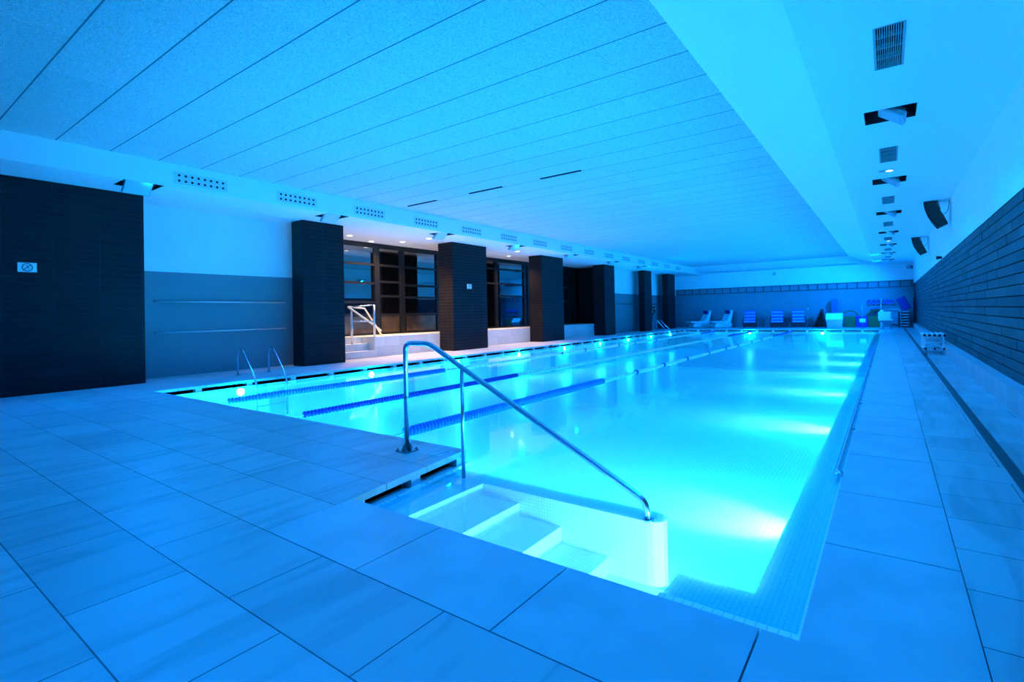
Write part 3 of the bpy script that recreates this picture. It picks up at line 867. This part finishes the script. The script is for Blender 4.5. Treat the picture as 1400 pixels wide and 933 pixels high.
def striped_chair(x, label):
    t = thing('reclining_chair', label, 'chair', (x, 36.9, 0), math.radians(8), 'striped reclining chairs by the far wall')
    bm = B(); bx(bm, -.42, .42, -.30, .25, .05, .30, .02)
    obj('base_frame', bm, M_blackpl, t)
    bm = B(); bx(bm, -.36, .36, -.42, .12, .33, .43, .03); s = obj('seat_cushion', bm, M_bluefab, t)
    bm = B(); bx(bm, -.365, .365, -.43, -.36, .375, .438, .005); obj('pale_stripe', bm, M_stripefab, s)
    R = Matrix.Translation((0, .12, .42)) @ Matrix.Rotation(math.radians(-22), 4, 'X')
    bm = B(); bx(bm, -.34, .34, -.05, .05, .0, .78, .03, R); b = obj('back_cushion', bm, M_bluefab, t)
    for z in (.14, .38, .62):
        bm = B(); bx(bm, -.345, .345, -.056, .0, z - .03, z + .03, 0, R); obj('pale_stripe', bm, M_stripefab, b)
    for sx in (-1, 1):
        bm = B(); tube(bm, rounded([(sx * .41, -.3, .28), (sx * .41, -.32, .60), (sx * .41, .25, .64), (sx * .40, .32, .7)], .05), .028, 8); obj('armrest', bm, M_blackpl, t, True)
        for yy in (-.27, .22):
            bm = B(); tube(bm, [(sx * .38, yy, 0), (sx * .38, yy, .28)], .02, 8); obj('leg', bm, M_blackpl, t, True)
striped_chair(-7.7, 'blue striped reclining chair by the far wall, left one of the three')
striped_chair(-6.0, 'blue striped reclining chair by the far wall, middle one of the three')
striped_chair(-4.75, 'blue striped reclining chair by the far wall, right one of the three')

t = thing('folded_board', 'dark folded board leaning like a tent beside the steel block', 'board', (-3.55, 37.0, 0))
bm = B(); prism(bm, [(-.42, 0), (-.34, 0), (.18, 1.13), (.10, 1.16)], 'y', -.32, .32); obj('sloping_panel', bm, M_blackpl, t)
bm = B(); prism(bm, [(.30, 0), (.36, 0), (.18, 1.14), (.12, 1.12)], 'y', -.32, .32); obj('upright_panel', bm, M_blackpl, t)
bm = B(); prism(bm, [(-.36, .02), (.32, .02), (.13, 1.08)], 'y', .20, .26); obj('gusset_panel', bm, M_blackpl, t)
t = thing('steel_block', 'bright steel starting block with sloping top behind the far pool edge', 'starting block', (-2.65, 35.6, 0))
bm = B(); prism(bm, [(-.34, 0), (.40, 0), (.46, .55), (-.42, .55)], 'y', -.25, .3); obj('body', bm, M_steel, t)
bm = B(); bx(bm, -.43, .44, -.04, .04, .0, .50, .01, Matrix.Translation((0, -.30, .52)) @ Matrix.Rotation(math.radians(-48), 4, 'X')); obj('sloping_top', bm, pbr('top_plate', (.8, .84, .88), .4), t)
bm = B(); bx(bm, -.42, .46, .04, .34, .55, .92, .01); obj('back_box', bm, M_steel, t)
t = thing('upright_pad', 'tall blue foam pad standing behind the steel block', 'foam pad', (-2.75, 37.6, 0))
bm = B(); prism(bm, [(-.16, 0), (.16, 0), (.14, 1.7), (.05, 1.82), (-.08, 1.80), (-.18, 1.6)], 'y', -.08, .08); obj('pad_body', bm, M_bluefab, t)
bm = B(); bx(bm, -.15, .15, -.085, .085, .8, .84); obj('strap', bm, M_bluefoam, t)

def foam(x0, x1, mat, label, y=37.2):
    t = thing('foam_block', label, 'foam block', ((x0 + x1) / 2, y, 0), 0, 'foam blocks against the far wall')
    w = (x1 - x0) / 2 - .01
    bm = B(); bx(bm, -w, w, -.3, .3, 0, .68, .02); b = obj('block_body', bm, mat, t)
    bm = B(); bx(bm, -w - .002, w + .002, -.302, .302, .33, .345); obj('seam', bm, M_blackpl, t)
foam(-2.2, -1.62, M_green, 'dark green foam block beside the steel block')
foam(-1.62, -1.0, M_bluefoam, 'dark blue foam block between the two green ones')
foam(-1.0, -.35, M_green, 'dark green foam block beside the pool lift chair')
def noodle(pts, label):
    bm = B(); tube(bm, rounded(pts, .25), .035, 10)
    tag(obj('pool_noodle', bm, M_green, None, True), label, 'pool noodle', 'pool noodles on the foam blocks')
noodle([(-2.45, 37.3, .72), (-2.1, 37.3, 1.02), (-1.7, 37.3, 1.0), (-1.5, 37.3, .72)], 'dark green pool noodle bent over the left green foam block')
noodle([(-1.1, 37.3, .71), (-.8, 37.3, .98), (-.2, 37.3, 1.12)], 'dark green pool noodle sloping above the right green foam block')

def pole(x, y, h, label, box):
    t = thing('slim_post', label, 'post', (x, y, 0))
    bm = B(); disc(bm, (0, 0, .015), (0, 0, 1), .10, .03, 16); obj('base', bm, M_steel_dull, t, True)
    bm = B(); tube(bm, [(0, 0, .02), (0, 0, h)], .02, 10); obj('pole', bm, M_steel_dull, t, True)
    if box:
        bm = B(); bx(bm, -.15, .15, -.05, .05, .36, .58, .02); obj('box', bm, M_whitepl, t)
    else:
        bm = B(); bmesh.ops.create_icosphere(bm, subdivisions=2, radius=.05, matrix=Matrix.Translation((0, 0, 1.22))); obj('knob', bm, M_whitepl, t, True)
pole(-4.22, 37.2, 1.6, 'slim post with a pale knob beside the right striped chair', False)
pole(-1.19, 34.6, 1.34, 'slim post with a pale box at the far pool edge', True)

# pool lift at the far right corner
t = thing('pool_lift', 'white pool lift chair on a post at the far right corner of the pool', 'pool lift', (-.28, 34.2, 0))
bm = B(); tube(bm, [(0, 0, 0), (0, 0, 1.05)], .09, 16); obj('mast', bm, M_whitepl, t, True)
bm = B(); tube(bm, [(0, 0, 1.05), (0, 0, 1.45), (0, 0, 1.68)], [.05, .05, .02], 12); obj('mast_top', bm, M_steel, t, True)
bm = B(); bx(bm, -.17, .42, -.30, -.24, .55, .96, .04, Matrix.Rotation(math.radians(0), 4, 'X')); obj('backrest', bm, M_whitepl, t)
bm = B(); bx(bm, -.15, .50, -.55, -.22, .48, .55, .025); obj('seat', bm, M_whitepl, t)
bm = B(); bx(bm, -.15, .12, -.26, -.10, .40, .50, .02); obj('seat_bracket', bm, M_steel_dull, t)
bm = B(); tube(bm, rounded([(.10, .1, 1.08), (.86, .1, 1.08), (.86, .1, .02)], .16), .025, 10); tube(bm, [(.86, .1, .16), (.1, .1, .16)], .022, 8); obj('tube_frame', bm, M_steel, t, True)
bm = B(); tube(bm, [(.36, -.2, .48), (.36, -.2, .0)], .022, 8); obj('leg', bm, M_steel_dull, t, True)

# stack of aqua steps and slim boards in the far right corner
for i in range(6):
    t = thing('aqua_step', 'dark step with pale edge, %s in the far corner' % ('bottom of the stack', 'second from the bottom of the stack', 'third from the bottom of the stack', 'third from the top of the stack', 'second from the top of the stack', 'top of the stack')[i],
              'step platform', (.78, 36.6, .16 * i), 0, 'stack of dark steps')
    bm = B(); prism(bm, [(-.32, 0), (.28, 0), (.25, .12), (-.28, .12)], 'y', -.2, .2); obj('step_body', bm, M_blackpl, t)
    bm = B(); bx(bm, -.12, .22, -.205, .205, .105, .135, .01); obj('pale_top', bm, M_whitepl, t)
for i, (a, b, c) in enumerate(((.05, 1.72, 'left'), (.14, 2.0, 'right'))):
    t = thing('tall_board', 'tall dark board standing against the right wall, %s one of the pair' % c, 'board', (1.17 + .045 * i - .02, 35.6 + .48 * i, 0), 0, 'tall dark boards')
    bm = B(); bx(bm, -.03, .02, -.2, .2, 0, b, .01, Matrix.Rotation(math.radians(2), 4, 'Y')); obj('board_body', bm, M_blackpl, t)
    bm = B(); bx(bm, -.036, -.03, -.1, .1, b * .5, b * .5 + .12, 0, Matrix.Rotation(math.radians(2), 4, 'Y')); obj('handle_patch', bm, M_navy, t)
t = thing('tilted_mat', 'dark tilted mat resting on top of the stack of steps', 'mat', (.92, 36.6, 1.045))
bm = B(); bx(bm, -.22, .22, -.03, .03, 0, .78, .02, Matrix.Rotation(math.radians(-24), 4, 'Y')); obj('mat_body', bm, M_navy, t)
bm = B(); bx(bm, -.235, .235, -.02, .02, -.01, .79, .0, Matrix.Translation((0, .05, 0)) @ Matrix.Rotation(math.radians(-24), 4, 'Y')); obj('mat_edge', bm, M_blackpl, t)
t = thing('slatted_trolley', 'pale slatted trolley behind the pool lift chair', 'trolley', (.35, 37.0, 0))
bm = B()
for i in range(8): bx(bm, -.22, .20, -.15, .15, .22 + .09 * i, .26 + .09 * i)
obj('slats', bm, M_boxgrey, t)
for sx in (-.24, .22):
    bm = B(); bx(bm, sx - .03, sx + .03, -.17, .17, .1, .95, .01); obj('side_frame', bm, M_boxgrey, t)
for sx in (-.2, .2):
    for sy in (-.13, .13):
        bm = B(); disc(bm, (sx, sy, .05), (1, 0, 0), .05, .03, 12); obj('wheel', bm, M_blackpl, t, True)
# wall rack with aqua gear
t = thing('gear_rack', 'wall rack full of dark blue swim gear on the far wall at right', 'rack', (-.35, YBACK - .1, 1.4))
bm = B(); bx(bm, -.7, .75, -.04, .083, -.02, .02); obj('rack_bar', bm, M_steel_dull, t)
for i in range(6):
    x = -.58 + .23 * i
    bm = B()
    tube(bm, [(x + .09 * math.cos(a), -.06, .14 + .12 * math.sin(a)) for a in [2 * PI * q / 14 for q in range(14)]], .035, 8, True)
    obj('float_belt', bm, M_bluefab, t, True)
t = thing('kickboard', 'bright blue kickboard lying under the gear rack', 'kickboard', (-.55, 37.5, 1.15))
bm = B(); bx(bm, -.35, .30, -.18, .18, -.025, .025, .02, Matrix.Rotation(math.radians(-4), 4, 'Y')); obj('board_body', bm, M_bluefab, t)
bm = B(); bx(bm, -.05, .05, -.184, .184, -.027, .027, .0, Matrix.Rotation(math.radians(-4), 4, 'Y')); obj('stripe', bm, M_navy, t)
bm = B(); bx(bm, -.30, .25, -.15, .48, -.06, -.035); obj('shelf_board', bm, M_steel_dull, t)

# ------------------------------------------------------------------ underwater lamps
def add_light(name, kind, loc, energy, col, **kw):
    d = bpy.data.lights.new(name, kind); d.energy = energy; d.color = col
    for a, b in kw.items(): setattr(d, a, b)
    o = bpy.data.objects.new(name, d); link(o); o.location = loc
    return o
def aim(o, d): o.rotation_euler = Vector(d).to_track_quat('-Z', 'Y').to_euler()
UW = (.0, .37, 1.0)
US = (.09, .86, 1.0)
def pool_lamp(x, y, z, n, label, grp, vis=True):
    t = thing('underwater_lamp', label, 'underwater lamp', (x, y, z), 0, grp)
    n = Vector(n)
    bm = B(); disc(bm, n * .012, n, .10, .022, 20); obj('bezel', bm, M_steel, t, True)
    bm = B(); disc(bm, n * .028, n, .075, .012, 20); obj('lens', bm, M_lens_white, t, True)
    return t
P_LEFT, P_RIGHT, P_SPOT, P_CORE = 135, 410, 440, 170
for i in range(9):
    y = 4.95 + 3.21 * i; x = xleft(y) + .002
    pool_lamp(x, y, -.215, (1, 0, 0), 'glowing underwater lamp in the left pool wall, ' + ('nearest the camera' if i == 0 else ORD[i] + ' from the camera'), 'underwater lamps in the left pool wall')
    add_light('lamp_glow', 'POINT', (x + .12, y, -.26), P_LEFT, UW, shadow_soft_size=.06)
for i in range(6):
    y = 5.45 + 4.9 * i; x = XR - .002
    pool_lamp(x, y, -.42, (-1, 0, 0), 'underwater lamp in the right pool wall, ' + ('nearest the camera' if i == 0 else ORD[i] + ' from the camera'), 'underwater lamps in the right pool wall')
    l = add_light('lamp_beam', 'SPOT', (x - .06, y, -.42), P_SPOT, US, shadow_soft_size=.06, spot_size=math.radians(100), spot_blend=1.0)
    aim(l, (-1, .2, -.45))
    l = add_light('lamp_beam', 'SPOT', (x - .06, y, -.40), P_CORE, (1.0, .95, 1.0), shadow_soft_size=.05, spot_size=math.radians(56), spot_blend=.8)
    aim(l, (-1, .12, -.56))
    add_light('lamp_glow', 'POINT', (x - .14, y, -.46), P_RIGHT, UW, shadow_soft_size=.06)
for i, x in enumerate((-7.0, -3.08)):
    pool_lamp(x, YF - .037, -.215, (0, -1, 0), 'glowing underwater lamp in the far pool wall, ' + ('left one' if i == 0 else 'right one'), 'underwater lamps in the far pool wall')
    add_light('lamp_glow', 'POINT', (x, YF - .15, -.26), P_LEFT, UW, shadow_soft_size=.06)
# lamps in the near walls of the pool, out of sight from here
for i, x in enumerate((-9.9, -7.8, -5.6)):
    pool_lamp(x, YL + .002, -.45, (0, 1, 0), 'underwater lamp in the near pool wall facing the lanes, %s of three' % ('leftmost', 'middle', 'rightmost')[i], 'underwater lamps in the near pool wall')
    add_light('lamp_glow', 'POINT', (x, YL + .15, -.45), 50 if i == 0 else 110, UW, shadow_soft_size=.06)
    l = add_light('lamp_beam', 'SPOT', (x, YL + .08, -.42), 110 if i == 0 else 400, US, shadow_soft_size=.06, spot_size=math.radians(140), spot_blend=.9)
    aim(l, (0, 1, -.55))
pool_lamp(-2.2, 3.332, -.5, (0, 1, 0), 'underwater lamp behind the side wall of the pool steps', None)
add_light('lamp_glow', 'POINT', (-2.2, 3.5, -.5), 60, UW, shadow_soft_size=.06)
l = add_light('lamp_beam', 'SPOT', (-2.2, 3.42, -.45), 420, US, shadow_soft_size=.06, spot_size=math.radians(150), spot_blend=.9)
aim(l, (.1, 1, -.5))
pool_lamp(XR - .002, 2.66, -.5, (-1, 0, 0), 'underwater lamp in the right pool wall facing the foot of the pool steps', None)
l = add_light('lamp_beam', 'SPOT', (XR - .06, 2.66, -.5), 210, (.42, .95, 1.0), shadow_soft_size=.06, spot_size=math.radians(110), spot_blend=.7)
aim(l, (-1, .06, .05))

# ------------------------------------------------------------------ floodlights and downlights
FL = (.0, .22, 1.0)
for h in OPR:
    l = add_light('floodlight_beam', 'AREA', ((h[0] + h[1]) / 2 - .1, h[2] + .3, ZS - .12), 88, FL, shape='RECTANGLE', size=.1, size_y=.12, spread=math.radians(140))
    aim(l, (-.3, .1, -1) if h[2] < 28 else (-.9, .9, -.95))
    l.data.spread = math.radians(160 if h[2] < 28 else 110)
    if h[2] > 28: l.data.energy = 270
for h in OPL:
    l = add_light('floodlight_beam', 'AREA', ((h[0] + h[1]) / 2 + .1, h[2] + .3, ZS - .12), 88, FL, shape='RECTANGLE', size=.1, size_y=.12, spread=math.radians(140))
    aim(l, (.55, .1, -1) if h[2] < 26 else (1.0, 1.1, -.8))
    if h[2] > 26: l.data.energy = 270; l.data.spread = math.radians(110)
# added unseen lights for the near deck, continuing both floodlight rows without fixtures
for y in (-.65, 3.7):
    l = add_light('floodlight_beam', 'AREA', (.0, y + .3, ZS - .12), 88, FL, shape='RECTANGLE', size=.1, size_y=.12, spread=math.radians(140))
    aim(l, (-.7, -.1, -1))
for y in (-.75,):
    l = add_light('floodlight_beam', 'AREA', (-11.3, y + .3, ZS - .12), 88, FL, shape='RECTANGLE', size=.1, size_y=.12, spread=math.radians(140))
    aim(l, (.7, .1, -1))
for x, y, l_ in wl:
    l = add_light('downlight_beam', 'SPOT', (x, y, ZS - .03), 440 if x < -13 else 900, (1.0, .60, .30), shadow_soft_size=.08, spot_size=math.radians(130 if x < -13 else 96), spot_blend=.7)
    aim(l, (0, 0, -1))

# ------------------------------------------------------------------ world, camera, colour management
w = bpy.data.worlds.new('world'); SC.world = w; w.use_nodes = True
w.node_tree.nodes['Background'].inputs['Color'].default_value = (.0, .03, .1, 1)
w.node_tree.nodes['Background'].inputs['Strength'].default_value = .2

cam = bpy.data.cameras.new('camera'); co = bpy.data.objects.new('camera', cam); link(co)
F, YAW, PITCH, ROLL, DX, DY = (690.7734, 0.617344, 0.010597, 0.020472, 23.150, -44.688)
cam.sensor_fit = 'HORIZONTAL'; cam.sensor_width = 36.0; cam.lens = F / 1400 * 36
cam.shift_x = -DX / 1400; cam.shift_y = DY / 1400
cam.clip_start = .05; cam.clip_end = 200
f = Vector((-math.sin(YAW) * math.cos(PITCH), math.cos(YAW) * math.cos(PITCH), math.sin(PITCH)))
r = f.cross(Vector((0, 0, 1))).normalized(); d = f.cross(r)
c_, s_ = math.cos(ROLL), math.sin(ROLL)
r2 = r * c_ + d * s_; d2 = -r * s_ + d * c_
co.matrix_world = Matrix(((r2.x, -d2.x, -f.x, 0), (r2.y, -d2.y, -f.y, 0), (r2.z, -d2.z, -f.z, 1.25), (0, 0, 0, 1)))
SC.camera = co
SC.view_settings.view_transform = 'Standard'
SC.view_settings.look = 'None'
SC.view_settings.exposure = 0.0
SC.view_settings.gamma = 1.0
SC.view_settings.use_curve_mapping = False
